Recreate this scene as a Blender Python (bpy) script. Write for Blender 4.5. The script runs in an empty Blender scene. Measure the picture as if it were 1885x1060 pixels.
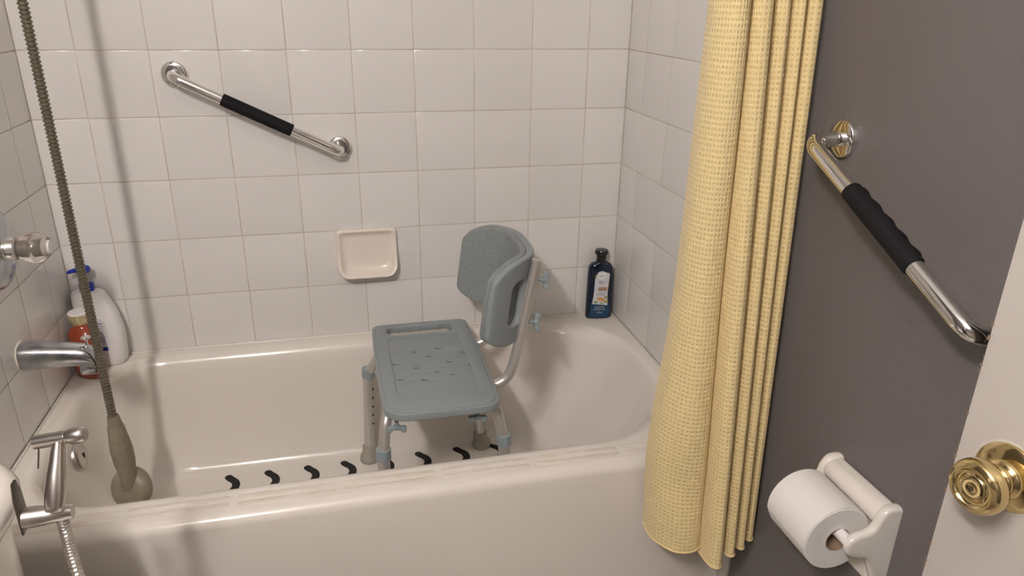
import bpy, bmesh, math, random
from mathutils import Vector, Matrix, Quaternion
random.seed(7)
SC = bpy.context.scene
COL = SC.collection

# ------------------------------------------------------------------ camera
W = 1.4637            # distance between the two tiled end walls
CAM = Vector((.67742, -1.92431, 1.29898))
YAW, PITCH, ROLL, FPX = .24105, .38199, .01526, 1346.636
def cam_axes():
    ca, sa, cb, sb, cc, sc = (math.cos(YAW), math.sin(YAW), math.cos(PITCH), math.sin(PITCH), math.cos(ROLL), math.sin(ROLL))
    d = Vector((sa*cb, ca*cb, -sb)); r = Vector((ca, -sa, 0)); u = r.cross(d)
    return r*cc+u*sc, u*cc-r*sc, d
cr, cu, cd = cam_axes()
cam_data = bpy.data.cameras.new('camera')
cam_data.sensor_width = 36; cam_data.lens = FPX/1885*36; cam_data.clip_start = .01
cam = bpy.data.objects.new('camera', cam_data); COL.objects.link(cam)
m = Matrix((cr, cu, -cd)).transposed().to_4x4(); m.translation = CAM
cam.matrix_world = m
SC.camera = cam

# ------------------------------------------------------------------ world, exposure
world = bpy.data.worlds.new('world'); SC.world = world; world.use_nodes = True
world.node_tree.nodes['Background'].inputs[0].default_value = (.9, .85, .8, 1)
world.node_tree.nodes['Background'].inputs[1].default_value = .02
SC.view_settings.view_transform = 'Standard'
SC.view_settings.look = 'None'
SC.view_settings.gamma = 1
SC.view_settings.use_curve_mapping = False
SC.view_settings.exposure = 0.0
BULB = 350.0            # emission strength of the vanity bulbs
BULB_COL = (1.0, .932, .90)

# ------------------------------------------------------------------ materials
def srgb(r, g, b):
    f = lambda c: ((c/255+.055)/1.055)**2.4 if c > 10 else c/255/12.92
    return (f(r), f(g), f(b), 1)
def mat(name, col, rough=.5, metal=0, spec=.5, coat=0, **kw):
    m = bpy.data.materials.new(name); m.use_nodes = True
    b = m.node_tree.nodes['Principled BSDF']
    b.inputs['Base Color'].default_value = col if len(col) == 4 else (*col, 1)
    b.inputs['Roughness'].default_value = rough
    b.inputs['Metallic'].default_value = metal
    b.inputs['Specular IOR Level'].default_value = spec
    b.inputs['Coat Weight'].default_value = coat
    for k, v in kw.items(): b.inputs[k.replace('_', ' ')].default_value = v
    return m
def nt(m): return m.node_tree, m.node_tree.nodes, m.node_tree.links, m.node_tree.nodes['Principled BSDF']
def add_noise_bump(m, scale, strength, dist=.001, detail=3, coord='Object'):
    t, n, l, b = nt(m)
    tc = n.new('ShaderNodeTexCoord'); no = n.new('ShaderNodeTexNoise'); bu = n.new('ShaderNodeBump')
    no.inputs['Scale'].default_value = scale; no.inputs['Detail'].default_value = detail
    bu.inputs['Strength'].default_value = strength; bu.inputs['Distance'].default_value = dist
    l.new(tc.outputs[coord], no.inputs['Vector']); l.new(no.outputs['Fac'], bu.inputs['Height']); l.new(bu.outputs['Normal'], b.inputs['Normal'])
    return m
def add_noise_col(m, scale, c0, c1, detail=4, lo=.35, hi=.65, coord='Object'):
    t, n, l, b = nt(m)
    tc = n.new('ShaderNodeTexCoord'); no = n.new('ShaderNodeTexNoise'); ra = n.new('ShaderNodeValToRGB')
    no.inputs['Scale'].default_value = scale; no.inputs['Detail'].default_value = detail
    ra.color_ramp.elements[0].position = lo; ra.color_ramp.elements[1].position = hi
    ra.color_ramp.elements[0].color = c0; ra.color_ramp.elements[1].color = c1
    l.new(tc.outputs[coord], no.inputs['Vector']); l.new(no.outputs['Fac'], ra.inputs['Fac']); l.new(ra.outputs['Color'], b.inputs['Base Color'])
    return m
M = {}
def tile_mat():
    m = mat('glazed_tile', (.76, .735, .70), .32, spec=.5, coat=.5, Coat_Roughness=.08)
    t, n, l, b = nt(m)
    oi = n.new('ShaderNodeObjectInfo'); ra = n.new('ShaderNodeValToRGB')
    ra.color_ramp.elements[0].color = (.745, .72, .69, 1); ra.color_ramp.elements[1].color = (.785, .76, .73, 1)
    l.new(oi.outputs['Random'], ra.inputs['Fac']); l.new(ra.outputs['Color'], b.inputs['Base Color'])
    add_noise_bump(m, 9, .12, .004, 2)
    return m
M['tile'] = tile_mat()
M['grout'] = add_noise_col(mat('grout', (.5, .44, .36), .9, spec=.2), 14, (.54, .47, .38, 1), (.70, .65, .58, 1))
M['grey_paint'] = add_noise_bump(mat('grey_wall_paint', srgb(108, 103, 101), .5, spec=.35), 130, .45, .0018, 3)
M['white_paint'] = add_noise_bump(mat('white_ceiling_paint', (.8, .78, .75), .7), 60, .2)
M['floor'] = add_noise_col(mat('floor_vinyl', (.4, .36, .32), .4), 6, (.34, .30, .26, 1), (.46, .42, .37, 1))
M['enamel'] = add_noise_bump(mat('tub_enamel', (.775, .725, .66), .16, spec=.5, coat=.2), 7, .05, .004, 2)
M['tread'] = add_noise_col(mat('worn_tread', (.74, .67, .57), .4), 25, (.70, .62, .52, 1), (.78, .73, .66, 1))
M['ceramic'] = mat('glazed_ceramic', (.80, .75, .69), .12, spec=.5, coat=.3)
M['dish_ceramic'] = mat('cream_ceramic', (.82, .745, .66), .22, spec=.5, coat=.2)
M['chrome'] = mat('polished_chrome', (.86, .85, .83), .06, 1)
M['wet_chrome'] = add_noise_bump(add_noise_col(mat('water_spotted_chrome', (.6, .6, .61), .2, 1), 40, (.38, .40, .43, 1), (.58, .59, .60, 1)), 60, .15, .002)
M['steel'] = add_noise_bump(mat('brushed_steel', (.58, .54, .50), .30, 1), 30, .08, .001)
M['dark_steel'] = mat('dark_steel', (.16, .14, .12), .35, 1)
M['hose_steel'] = mat('hose_metal', (.20, .175, .125), .42, .6)
M['rubber'] = add_noise_bump(mat('black_foam_rubber', (.008, .008, .009), .75, spec=.2), 220, .35, .001)
M['strip'] = add_noise_bump(mat('black_grip_tape', (.028, .026, .025), .8, spec=.2), 400, .4, .0006)
M['plastic'] = add_noise_bump(mat('blue_grey_plastic', srgb(139, 147, 148), .42, spec=.45), 260, .10, .0006)
M['eva'] = add_noise_bump(add_noise_col(mat('speckled_grey_pad', srgb(126, 135, 135), .6), 320, srgb(120, 127, 127), srgb(146, 152, 151)), 300, .3, .0008)
M['collar'] = mat('light_blue_plastic', srgb(143, 155, 159), .4)
M['alu'] = add_noise_bump(mat('satin_aluminium', (.66, .635, .61), .36, .75), 90, .06, .001)
M['foot'] = add_noise_bump(mat('grey_rubber', srgb(163, 158, 145), .6, spec=.3), 80, .2)
M['dark'] = mat('dark_hole', (.02, .02, .02), .8)
M['brass'] = mat('polished_brass', (.72, .57, .29), .11, 1)
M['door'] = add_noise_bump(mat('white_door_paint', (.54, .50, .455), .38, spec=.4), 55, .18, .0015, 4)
M['chip'] = mat('bare_wood_chip', (.22, .15, .10), .8)
M['paper'] = add_noise_bump(mat('tissue_paper', (.80, .77, .735), .95, spec=.1), 220, .35, .0012)
M['card'] = mat('brown_cardboard', (.28, .19, .125), .9)
M['white_plastic'] = mat('white_plastic', (.84, .82, .80), .35)
M['blue_plastic'] = mat('royal_blue_plastic', (.012, .035, .36), .3)
M['label'] = mat('printed_label', (.74, .72, .75), .5)
M['ink'] = mat('violet_ink', (.16, .13, .24), .6)
M['navy_ink'] = mat('navy_ink', (.02, .02, .15), .5)
M['amber'] = mat('amber_soap', (.30, .048, .017), .1, spec=.6, coat=.5)
M['gold'] = add_noise_col(mat('gold_cap', (.7, .58, .3), .3, .75), 30, (.50, .38, .15, 1), (.80, .70, .45, 1))
M['shampoo'] = mat('dark_blue_bottle', (.0022, .010, .028), .14, spec=.5, coat=.2)
M['shampoo_low'] = mat('mid_blue_print', (.005, .045, .11), .25)
M['black_cap'] = mat('glossy_black_plastic', (.012, .012, .012), .14, spec=.6)
M['pale_label'] = mat('pale_label', (.62, .63, .66), .4)
M['brown_ink'] = mat('copper_ink', (.34, .15, .04), .4)
M['orange_ink'] = mat('orange_ink', (.62, .27, .06), .4)
M['green_ink'] = mat('leaf_green_ink', (.22, .27, .06), .5)
M['grey_ink'] = mat('grey_ink', (.14, .15, .18), .5)
M['shower_plastic'] = add_noise_col(mat('aged_shower_plastic', (.30, .265, .205), .42), 18, (.20, .17, .12, 1), (.29, .25, .185, 1))
M['crystal'] = mat('clear_acrylic', (.93, .86, .80), .06, Transmission_Weight=.88, IOR=1.45)
M['mirror'] = mat('mirror_glass', (.9, .9, .9), .02, 1)
def globe_mat():
    m = bpy.data.materials.new('lit_bulb'); m.use_nodes = True
    b = m.node_tree.nodes['Principled BSDF']
    b.inputs['Base Color'].default_value = (1, 1, 1, 1)
    b.inputs['Emission Color'].default_value = (*BULB_COL, 1); b.inputs['Emission Strength'].default_value = BULB
    return m
M['bulb'] = globe_mat()
def curtain_mat():
    m = mat('yellow_waffle_cloth', (.8, .6, .3), .85, spec=.15, Sheen_Weight=.2)
    t, n, l, b = nt(m)
    uv = n.new('ShaderNodeUVMap'); sep = n.new('ShaderNodeSeparateXYZ'); l.new(uv.outputs['UV'], sep.inputs[0])
    def mth(op, a, c=None):
        x = n.new('ShaderNodeMath'); x.operation = op
        for i, v in enumerate((a, c)):
            if v is None: continue
            if isinstance(v, (int, float)): x.inputs[i].default_value = v
            else: l.new(v, x.inputs[i])
        return x.outputs[0]
    P = .0088
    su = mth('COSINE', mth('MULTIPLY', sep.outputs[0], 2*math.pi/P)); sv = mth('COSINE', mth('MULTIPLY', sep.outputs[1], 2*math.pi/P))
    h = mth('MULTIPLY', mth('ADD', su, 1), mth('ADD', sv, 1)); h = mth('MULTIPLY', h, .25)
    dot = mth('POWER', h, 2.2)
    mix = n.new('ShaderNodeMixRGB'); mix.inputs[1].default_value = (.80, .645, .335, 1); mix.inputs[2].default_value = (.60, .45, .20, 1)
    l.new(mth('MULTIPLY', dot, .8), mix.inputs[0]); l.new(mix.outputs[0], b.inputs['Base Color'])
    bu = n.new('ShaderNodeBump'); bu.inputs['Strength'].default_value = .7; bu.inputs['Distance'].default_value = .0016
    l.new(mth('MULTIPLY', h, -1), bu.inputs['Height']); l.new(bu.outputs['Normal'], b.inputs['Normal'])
    return m
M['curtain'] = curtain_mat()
M['hem'] = mat('yellow_hem', (.80, .63, .31), .85, spec=.1)

# ------------------------------------------------------------------ helpers
def link(o, parent=None):
    COL.objects.link(o)
    if parent is not None: o.parent = parent
    return o
def obj(name, verts, faces, mt, parent=None, smooth=True, sharp=None):
    me = bpy.data.meshes.new(name); me.from_pydata([tuple(v) for v in verts], [], faces); me.update()
    return from_mesh(name, me, mt, parent, smooth, sharp)
def from_mesh(name, me, mt, parent=None, smooth=True, sharp=None):
    me.materials.clear(); me.materials.append(M[mt] if isinstance(mt, str) else mt)
    me.polygons.foreach_set('use_smooth', [smooth]*len(me.polygons))
    if smooth and sharp is not None: me.set_sharp_from_angle(angle=math.radians(sharp))
    o = bpy.data.objects.new(name, me)
    return link(o, parent)
def from_bm(name, bm, mt, parent=None, smooth=True, sharp=35):
    bmesh.ops.recalc_face_normals(bm, faces=bm.faces)
    me = bpy.data.meshes.new(name); bm.to_mesh(me); bm.free()
    return from_mesh(name, me, mt, parent, smooth, sharp)
def tag(o, label, cat, group=None, kind=None):
    o['label'] = label; o['category'] = cat
    if group: o['group'] = group
    if kind: o['kind'] = kind
    return o
def thing(name, label, cat, loc=(0, 0, 0), group=None):
    o = bpy.data.objects.new(name, None); o.empty_display_size = .05; o.location = loc
    link(o); tag(o, label, cat, group)
    bpy.context.view_layer.update()
    THING[o.name] = Vector(loc)
    return o
THING = {}
def setp(o, root):      # parent a world-space mesh to a root that stands at root.location
    o.parent = root; o.matrix_parent_inverse = Matrix.Translation(-Vector(THING[root.name])) if root.name in THING else Matrix.Identity(4)
    return o
def frame_from(axis, up=Vector((0, 0, 1))):
    a = Vector(axis).normalized()
    if abs(a.dot(up)) > .98: up = Vector((0, 1, 0))
    x = up.cross(a).normalized(); y = a.cross(x)
    return x, y, a
def tube_geo(path, rad, n=16, cap=True):
    pts = [Vector(p) for p in path]; N = len(pts)
    rads = rad if isinstance(rad, (list, tuple)) else [rad]*N
    tang = []
    for i in range(N):
        t = (pts[min(i+1, N-1)]-pts[max(i-1, 0)]); tang.append(t.normalized())
    x, y, a = frame_from(tang[0]); V = []; F = []
    for i in range(N):
        if i:
            q = tang[i-1].rotation_difference(tang[i]); x = q @ x; x = (x - tang[i]*x.dot(tang[i])).normalized()
        y = tang[i].cross(x)
        for k in range(n):
            th = 2*math.pi*k/n; r = rads[i]
            if isinstance(r, tuple): off = x*(math.cos(th)*r[0])+y*(math.sin(th)*r[1])
            else: off = (x*math.cos(th)+y*math.sin(th))*r
            V.append(pts[i]+off)
    for i in range(N-1):
        for k in range(n):
            k2 = (k+1) % n; F.append((i*n+k, i*n+k2, (i+1)*n+k2, (i+1)*n+k))
    if cap:
        F.append(tuple(range(n-1, -1, -1))); F.append(tuple((N-1)*n+k for k in range(n)))
    return V, F
def tube(name, path, rad, mt, parent=None, n=16, cap=True, sharp=50):
    V, F = tube_geo(path, rad, n, cap); return obj(name, V, F, mt, parent, True, sharp)
def lathe(name, prof, origin, axis, mt, parent=None, n=32, sharp=40, ripple=None, squash=None, up=Vector((0, 0, 1))):
    # prof: list of (radius, distance along the axis)
    x, y, a = frame_from(axis, up); o = Vector(origin); V = []; F = []
    for i, (r, h) in enumerate(prof):
        for k in range(n):
            th = 2*math.pi*k/n; rr = r*(ripple(i, th) if ripple else 1)
            sx, sy = squash if squash else (1, 1)
            V.append(o+a*h+x*(rr*math.cos(th)*sx)+y*(rr*math.sin(th)*sy))
    for i in range(len(prof)-1):
        for k in range(n):
            k2 = (k+1) % n; F.append((i*n+k, i*n+k2, (i+1)*n+k2, (i+1)*n+k))
    if prof[0][0] > 1e-6: F.append(tuple(range(n-1, -1, -1)))
    if prof[-1][0] > 1e-6: F.append(tuple((len(prof)-1)*n+k for k in range(n)))
    return obj(name, V, F, mt, parent, True, sharp)
def bez(path, rfil, seg=7):   # polyline with rounded corners
    P = [Vector(p) for p in path]; out = [P[0]]
    for i in range(1, len(P)-1):
        a, b, c = P[i-1], P[i], P[i+1]; r = rfil[i-1] if isinstance(rfil, (list, tuple)) else rfil
        d1 = (a-b); d2 = (c-b); t = min(r, d1.length*.49, d2.length*.49)
        p0 = b+d1.normalized()*t; p1 = b+d2.normalized()*t
        for s in range(seg+1):
            u = s/seg; out.append(p0*(1-u)**2+b*2*u*(1-u)+p1*u*u)
    out.append(P[-1]); return out
def box_bm(cx, cy, cz, sx, sy, sz, bev=0, seg=2, rot=None):
    bm = bmesh.new(); bmesh.ops.create_cube(bm, size=1)
    bmesh.ops.scale(bm, vec=(sx, sy, sz), verts=bm.verts)
    if bev: bmesh.ops.bevel(bm, geom=list(bm.edges), offset=bev, segments=seg, profile=.5, affect='EDGES')
    if rot is not None: bmesh.ops.rotate(bm, cent=(0, 0, 0), matrix=rot, verts=bm.verts)
    bmesh.ops.translate(bm, vec=(cx, cy, cz), verts=bm.verts)
    return bm
def box(name, c, s, mt, parent=None, bev=0, seg=2, rot=None):
    return from_bm(name, box_bm(*c, *s, bev, seg, rot), mt, parent, True, 35)
def rrect(x0, x1, y0, y1, r, n=8, m=1):   # counter-clockwise from front-left; r = (FL, FR, BR, BL)
    if not isinstance(r, (tuple, list)): r = (r,)*4
    C = [(x0+r[0], y0+r[0], math.pi, r[0]), (x1-r[1], y0+r[1], 1.5*math.pi, r[1]), (x1-r[2], y1-r[2], 0, r[2]), (x0+r[3], y1-r[3], .5*math.pi, r[3])]
    out = []
    for i in range(4):
        cx, cy, a0, rr = C[i]
        arc = [(cx+rr*math.cos(a0+.5*math.pi*k/n), cy+rr*math.sin(a0+.5*math.pi*k/n)) for k in range(n+1)]
        out += arc
        nx, ny, na, nr = C[(i+1) % 4]; e = (nx+nr*math.cos(na), ny+nr*math.sin(na)); s = arc[-1]
        for k in range(1, m): out.append((s[0]+(e[0]-s[0])*k/m, s[1]+(e[1]-s[1])*k/m))
    return out
def plate_mesh(loops, half, bevel=0, res=2):      # outline with holes -> solid plate in local XY, thickness 2*(half+bevel)
    cu_ = bpy.data.curves.new('plate', 'CURVE'); cu_.dimensions = '2D'; cu_.fill_mode = 'BOTH'
    cu_.extrude = half; cu_.bevel_depth = bevel; cu_.bevel_resolution = res
    for lp in loops:
        s = cu_.splines.new('POLY'); s.points.add(len(lp)-1); s.use_cyclic_u = True
        for p, q in zip(s.points, lp): p.co = (q[0], q[1], 0, 1)
    o = bpy.data.objects.new('plate', cu_); COL.objects.link(o)
    dg = bpy.context.evaluated_depsgraph_get(); me = bpy.data.meshes.new_from_object(o.evaluated_get(dg))
    bpy.data.objects.remove(o); bpy.data.curves.remove(cu_)
    bm = bmesh.new(); bm.from_mesh(me); bmesh.ops.remove_doubles(bm, verts=bm.verts, dist=1e-5); bmesh.ops.recalc_face_normals(bm, faces=bm.faces)
    bpy.data.meshes.remove(me); return bm
def catmull(K, per):
    out = []; n = len(K)
    for i in range(n-1):
        p0, p1, p2, p3 = K[max(i-1, 0)], K[i], K[i+1], K[min(i+2, n-1)]
        for s in range(per):
            t = s/per
            out.append(tuple(.5*((2*p1[c])+(-p0[c]+p2[c])*t+(2*p0[c]-5*p1[c]+4*p2[c]-p3[c])*t*t+(-p0[c]+3*p1[c]-3*p2[c]+p3[c])*t**3) for c in range(2)))
    out.append(tuple(K[-1])); return out
def circ(cx, cy, r, n=14, sx=1, sy=1): return [(cx+r*sx*math.cos(2*math.pi*k/n), cy+r*sy*math.sin(2*math.pi*k/n)) for k in range(n)]
def text_obj(name, body, size, mt, mw, parent, ext=.0001, align='CENTER', sx=1):
    t = bpy.data.curves.new(name, 'FONT'); t.body = body; t.size = size; t.align_x = align; t.align_y = 'CENTER'; t.extrude = ext; t.resolution_u = 2
    o = bpy.data.objects.new(name, t); COL.objects.link(o)
    dg = bpy.context.evaluated_depsgraph_get(); me = bpy.data.meshes.new_from_object(o.evaluated_get(dg)); bpy.data.objects.remove(o); bpy.data.curves.remove(t)
    me.transform(Matrix.Scale(sx, 4, (1, 0, 0))); me.transform(mw)
    return setp(from_mesh(name, me, mt, None, False), parent)

# ------------------------------------------------------------------ room shell
YB = -3.0; ZC = 2.44; YT = -.789; P = .1535; X0 = .1205; Z0 = 1.16637; YR = .1133; YL = .2701-P
ZTILE = Z0+6*P
floor = tag(box('floor', (W/2, YB/2, -.03), (W+.4, -YB+.4, .06), 'floor'), 'brown floor under the bathtub and toilet', 'floor', kind='structure')
ceiling = tag(box('ceiling', (W/2, YB/2, ZC+.03), (W+.4, -YB+.4, .06), 'white_paint'), 'plain white painted ceiling of the bathroom', 'ceiling', kind='structure')
GD = .0016
wall_back = tag(box('wall_back', (W/2, .05+GD, ZC/2), (W+.4, .1, ZC), 'grout'), 'white tiled wall behind the bathtub', 'wall', kind='structure')
wall_left = tag(box('wall_left', (-.05-.006, (YB+YT)/2, ZC/2), (.1, YT-YB, ZC), 'grey_paint'), 'left end wall tiled white over the tub', 'wall', kind='structure')
setp(box('grout_bed', (-.05-GD, YT/2, ZC/2), (.1, -YT, ZC), 'grout'), wall_left)
wall_right = tag(box('wall_right', (W+.05+.005, (YB+YT)/2, ZC/2), (.1, YT-YB, ZC), 'grey_paint'), 'grey painted right wall tiled white over the tub', 'wall', kind='structure')
setp(box('grout_bed', (W+.05+GD, YT/2, ZC/2), (.1, -YT, ZC), 'grout'), wall_right)
wall_front = tag(box('wall_front', (W/2, YB-.05, ZC/2), (W+.4, .1, ZC), 'grey_paint'), 'grey painted wall behind the viewer', 'wall', kind='structure')

TILE_CACHE = {}
def tile_mesh(w, h):
    k = (round(w, 4), round(h, 4))
    if k in TILE_CACHE: return TILE_CACHE[k]
    V = []; 
    for (ins, y) in ((0, .0014), (0, -.0006+.0012), (.0007, .0002), (.0022, 0)):
        V += [(-w/2+ins, y, -h/2+ins), (w/2-ins, y, -h/2+ins), (w/2-ins, y, h/2-ins), (-w/2+ins, y, h/2-ins)]
    F = []
    for r in range(3):
        for i in range(4): F.append((r*4+i, r*4+(i+1) % 4, r*4+4+(i+1) % 4, r*4+4+i))
    F.append((12, 13, 14, 15))
    me = bpy.data.meshes.new('tile'); me.from_pydata(V, [], F); me.update(); me.materials.append(M['tile'])
    me.polygons.foreach_set('use_smooth', [True]*len(me.polygons)); me.set_sharp_from_angle(angle=math.radians(50))
    TILE_CACHE[k] = me; return me
G = .0022
def lay(parent, us, zs, place):
    for a, b in zip(us[:-1], us[1:]):
        for z0, z1 in zip(zs[:-1], zs[1:]):
            w, h = abs(b-a)-G, z1-z0-G
            if w < .008 or h < .008: continue
            o = bpy.data.objects.new('tile', tile_mesh(w, h)); COL.objects.link(o)
            mw = place((a+b)/2, (z0+z1)/2) @ Matrix.Rotation(random.uniform(-.0022, .0022), 4, 'X') @ Matrix.Rotation(random.uniform(-.0022, .0022), 4, 'Z')
            o.parent = parent; o.matrix_world = mw
zs = [.4] + [Z0+k*P for k in range(-4, 7)]
lay(wall_back, [0]+[X0+i*P for i in range(9)]+[W], zs, lambda u, z: Matrix.Translation((u, 0, z)))
ul = [0, -(YL), -(YL+P), -(YL+2*P), -(YL+3*P), -(YL+4*P), YT]
lay(wall_left, ul, zs, lambda u, z: Matrix.Translation((0, u, z)) @ Matrix.Rotation(math.pi/2, 4, 'Z'))
ur = [0]+[-(YR+i*P) for i in range(5)]+[YT]
lay(wall_right, ur, zs, lambda u, z: Matrix.Translation((W, u, z)) @ Matrix.Rotation(-math.pi/2, 4, 'Z'))
lay(wall_right, [-.748, YT], [.004, .095, .2475, .4], lambda u, z: Matrix.Translation((W, u, z)) @ Matrix.Rotation(-math.pi/2, 4, 'Z'))

# ------------------------------------------------------------------ bathtub
tub = thing('bathtub', 'white enamel bathtub with black grip strips on its floor', 'bathtub', (W/2, -.37, 0))
def tub_basin():
    n, mm = 10, 8
    e = .0008
    R = [  # x0, x1, front, back, radii FL FR BR BL, z
        (e, W-e, -.722, -e, (.0004,)*4, .4),
        (.026, 1.441, -.672, -.030, (.165, .25, .22, .165), .4),
        (.032, 1.436, -.664, -.036, (.165, .25, .22, .165), .3990),
        (.039, 1.430, -.655, -.043, (.164, .25, .22, .164), .3955),
        (.045, 1.424, -.647, -.050, (.163, .25, .22, .163), .388),
        (.0495, 1.416, -.641, -.056, (.162, .25, .22, .162), .376),
        (.053, 1.405, -.637, -.060, (.16, .25, .21, .16), .358),
        (.060, 1.370, -.630, -.067, (.155, .245, .20, .155), .30),
        (.072, 1.320, -.621, -.076, (.15, .24, .19, .15), .22),
        (.085, 1.270, -.611, -.086, (.145, .23, .18, .145), .155),
        (.098, 1.232, -.601, -.096, (.14, .22, .17, .14), .118),
        (.115, 1.198, -.588, -.103, (.13, .20, .16, .13), .096),
        (.138, 1.168, -.572, -.111, (.12, .18, .15, .12), .083),
        (.165, 1.140, -.552, -.121, (.11, .16, .14, .11), .077),
        (.20, 1.10, -.52, -.134, (.10, .14, .12, .10), .075),
        (.34, .95, -.42, -.28, (.05,)*4, .075)]
    V = []; F = []; N = None
    for x0, x1, y0, y1, r, z in R:
        ring = rrect(x0, x1, y0, y1, r, n, mm); N = len(ring)
        V += [(x, y, z) for x, y in ring]
    for i in range(len(R)-1):
        for k in range(N):
            k2 = (k+1) % N; F.append((i*N+k, i*N+k2, (i+1)*N+k2, (i+1)*N+k))
    F.append(tuple((len(R)-1)*N+k for k in range(N)))
    return obj('basin', V, F, 'enamel', None, True)
setp(tub_basin(), tub)
def tub_apron():
    prof = [(-.722, .4)]
    for k in range(1, 9):
        a = math.pi/2*k/8; prof.append((-.722-.024*math.sin(a), .376+.024*math.cos(a)))
    prof += [(-.7475, .34), (-.7485, .30), (-.7505, .2), (-.752, .1), (-.753, .03), (-.745, .0), (-.70, .0)]
    V = []; F = []; xs = [.0008+(W-.0016)*i/24 for i in range(25)]
    for x in xs: V += [(x, y, z) for y, z in prof]
    n = len(prof)
    for i in range(24):
        for k in range(n-1): F.append((i*n+k, i*n+k+1, (i+1)*n+k+1, (i+1)*n+k))
    return obj('apron', V, F, 'enamel', None, True, 60)
setp(tub_apron(), tub)
# low-relief tread bars along the front rim
xg = .035
tread_me = None
for row, yc in ((0, -.688), (1, -.709)):
    for i in range(7):
        xa = .06+i*.195; xb = xa+.180
        bm = plate_mesh([rrect(xa, xb, yc-.0062, yc+.0062, .0058, 5)], .0001, .0005, 1)
        bmesh.ops.translate(bm, vec=(0, 0, .4000), verts=bm.verts)
        setp(from_bm('rim_tread', bm, 'tread', None, True, 40), tub)
# grip strips on the tub floor (wave-shaped)
def grip_strip(x, y):
    K = [(-.017, .050), (-.010, .040), (.001, .028), (.006, .010), (.001, -.008), (-.010, -.026), (-.006, -.044), (.006, -.058)]
    pts = [Vector((x+a, y+b)) for a, b in catmull(K, 2)]
    w = .0102; L = []; Rr = []
    for i, p in enumerate(pts):
        t = (pts[min(i+1, 14)]-pts[max(i-1, 0)]).normalized(); nrm = Vector((-t.y, t.x)); L.append(p+nrm*w); Rr.append(p-nrm*w)
    def cap(c, d):
        a0 = math.atan2(d.y, d.x); return [Vector((c.x+w*math.cos(a0+f), c.y+w*math.sin(a0+f))) for f in (1.1, .55, 0, -.55, -1.1)]
    d0 = (pts[0]-pts[1]).normalized(); d1 = (pts[-1]-pts[-2]).normalized()
    # L[0] .. side order
    loop = [tuple(p) for p in Rr[::-1]] + [tuple(p) for p in cap(pts[0], d0)] + [tuple(p) for p in L] + [tuple(p) for p in cap(pts[-1], d1)]
    bm = plate_mesh([loop], .0004, 0)
    bmesh.ops.translate(bm, vec=(0, 0, .0757), verts=bm.verts)
    return setp(from_bm('grip_strip', bm, 'strip', None, False), tub)
for x in (.350, .452, .556, .655, .758, .862, .972, 1.075): grip_strip(x, -.200)
# overflow plate on the sloping end of the basin
ov = lathe('overflow_plate', [(.0, .010), (.010, .0098), (.022, .0085), (.030, .006), (.033, .002), (.033, -.006)][::-1], (.0615, -.338, .312), (.985, 0, .16), 'steel', None, 32)
setp(ov, tub)
sl = box('overflow_slot', (.0715, -.338, .313), (.004, .006, .014), 'dark', None, .002); setp(sl, tub)
# a bead of caulk between tub and tiles
ck = tube('caulk_bead', [(.004, -.72, .4015), (.004, -.004, .4015), (W-.004, -.004, .4015), (W-.004, -.72, .4015)], .0035, 'enamel', None, 6); setp(ck, tub)

# ------------------------------------------------------------------ shower chair
chair = thing('shower_chair', 'grey plastic shower chair with aluminium legs standing in the bathtub', 'chair', (.868, -.32, .075))
SX0, SX1, SY0, SY1, SZ = .739, .996, -.556, -.083, .461
def seat():
    cx = (SX0+SX1)/2
    def outline(ins):
        pts = []
        base = rrect(SX0+ins, SX1-ins, SY0+ins, SY1-ins, (.050-ins*.4, .034-ins*.4, .022, .022), 8, 6)
        for x, y in base:
            s = (y-SY0)/(SY1-SY0)
            k = 1+.035*math.sin(math.pi*min(1, max(0, s)))      # slightly bellied sides
            pts.append((cx+(x-cx)*k, y))
        return pts
    # handle slot with finger waves on its far side
    sl = []
    BV = .0025
    a, b, y0, y1, r = .778-BV, .948+BV, -.160-BV, -.103+BV, .020+BV
    for x, y in rrect(a, b, y0, y1, r, 6, 12):
        if y > y1-.001 and a+r < x < b-r: y -= .0045*(1-math.cos((x-a-r)/(b-a-2*r)*2*math.pi*5))*.5
        sl.append((x, y))
    holes = []
    for px, py in ((.836, -.262), (.896, -.252), (.868, -.293), (.958, -.288), (.783, -.316), (.915, -.331), (.833, -.349), (.966, -.358), (.880, -.377), (.788, -.400), (.843, -.410), (.914, -.397)):
        holes.append([(px+(.0078+BV)*math.cos(2*math.pi*k/14), py+(.0052+BV)*math.sin(2*math.pi*k/14)) for k in range(14)])
    bm = plate_mesh([outline(.0025), sl]+holes, .0067, .0025, 3)
    bmesh.ops.translate(bm, vec=(0, 0, SZ-.0122), verts=bm.verts)
    o = from_bm('seat', bm, 'plastic', None, True, 35); setp(o, chair)
    # raised border around the sunken sitting area
    inner = rrect(SX0+.033, SX1-.033, SY0+.052, SY1-.085, (.045, .035, .03, .03), 8, 6)
    bm = plate_mesh([outline(.0105), inner, rrect(.774, .952, -.164, -.099, .024, 6, 12)], .0006, .0022, 2)
    bmesh.ops.translate(bm, vec=(0, 0, SZ-.0030), verts=bm.verts)
    o2 = from_bm('seat_border', bm, 'plastic', None, True, 35); o2.parent = o
seat()
BY = -.288
def bend(v, lean=.13):      # v.x along width, v.y height, v.z thickness (towards the sitter = +)
    s = v.x; a = abs(s); q = 3.4; k = .114/.176**q
    X = 1.097-k*a**q; slope = -q*k*a**(q-1)*(1 if s > 0 else -1)
    nx, ny = -1/math.sqrt(1+slope*slope), slope/math.sqrt(1+slope*slope)
    # arc-length compression
    return Vector((X+nx*v.z+lean*(v.y-.0), BY+s+ny*v.z, .642+v.y))
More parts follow.
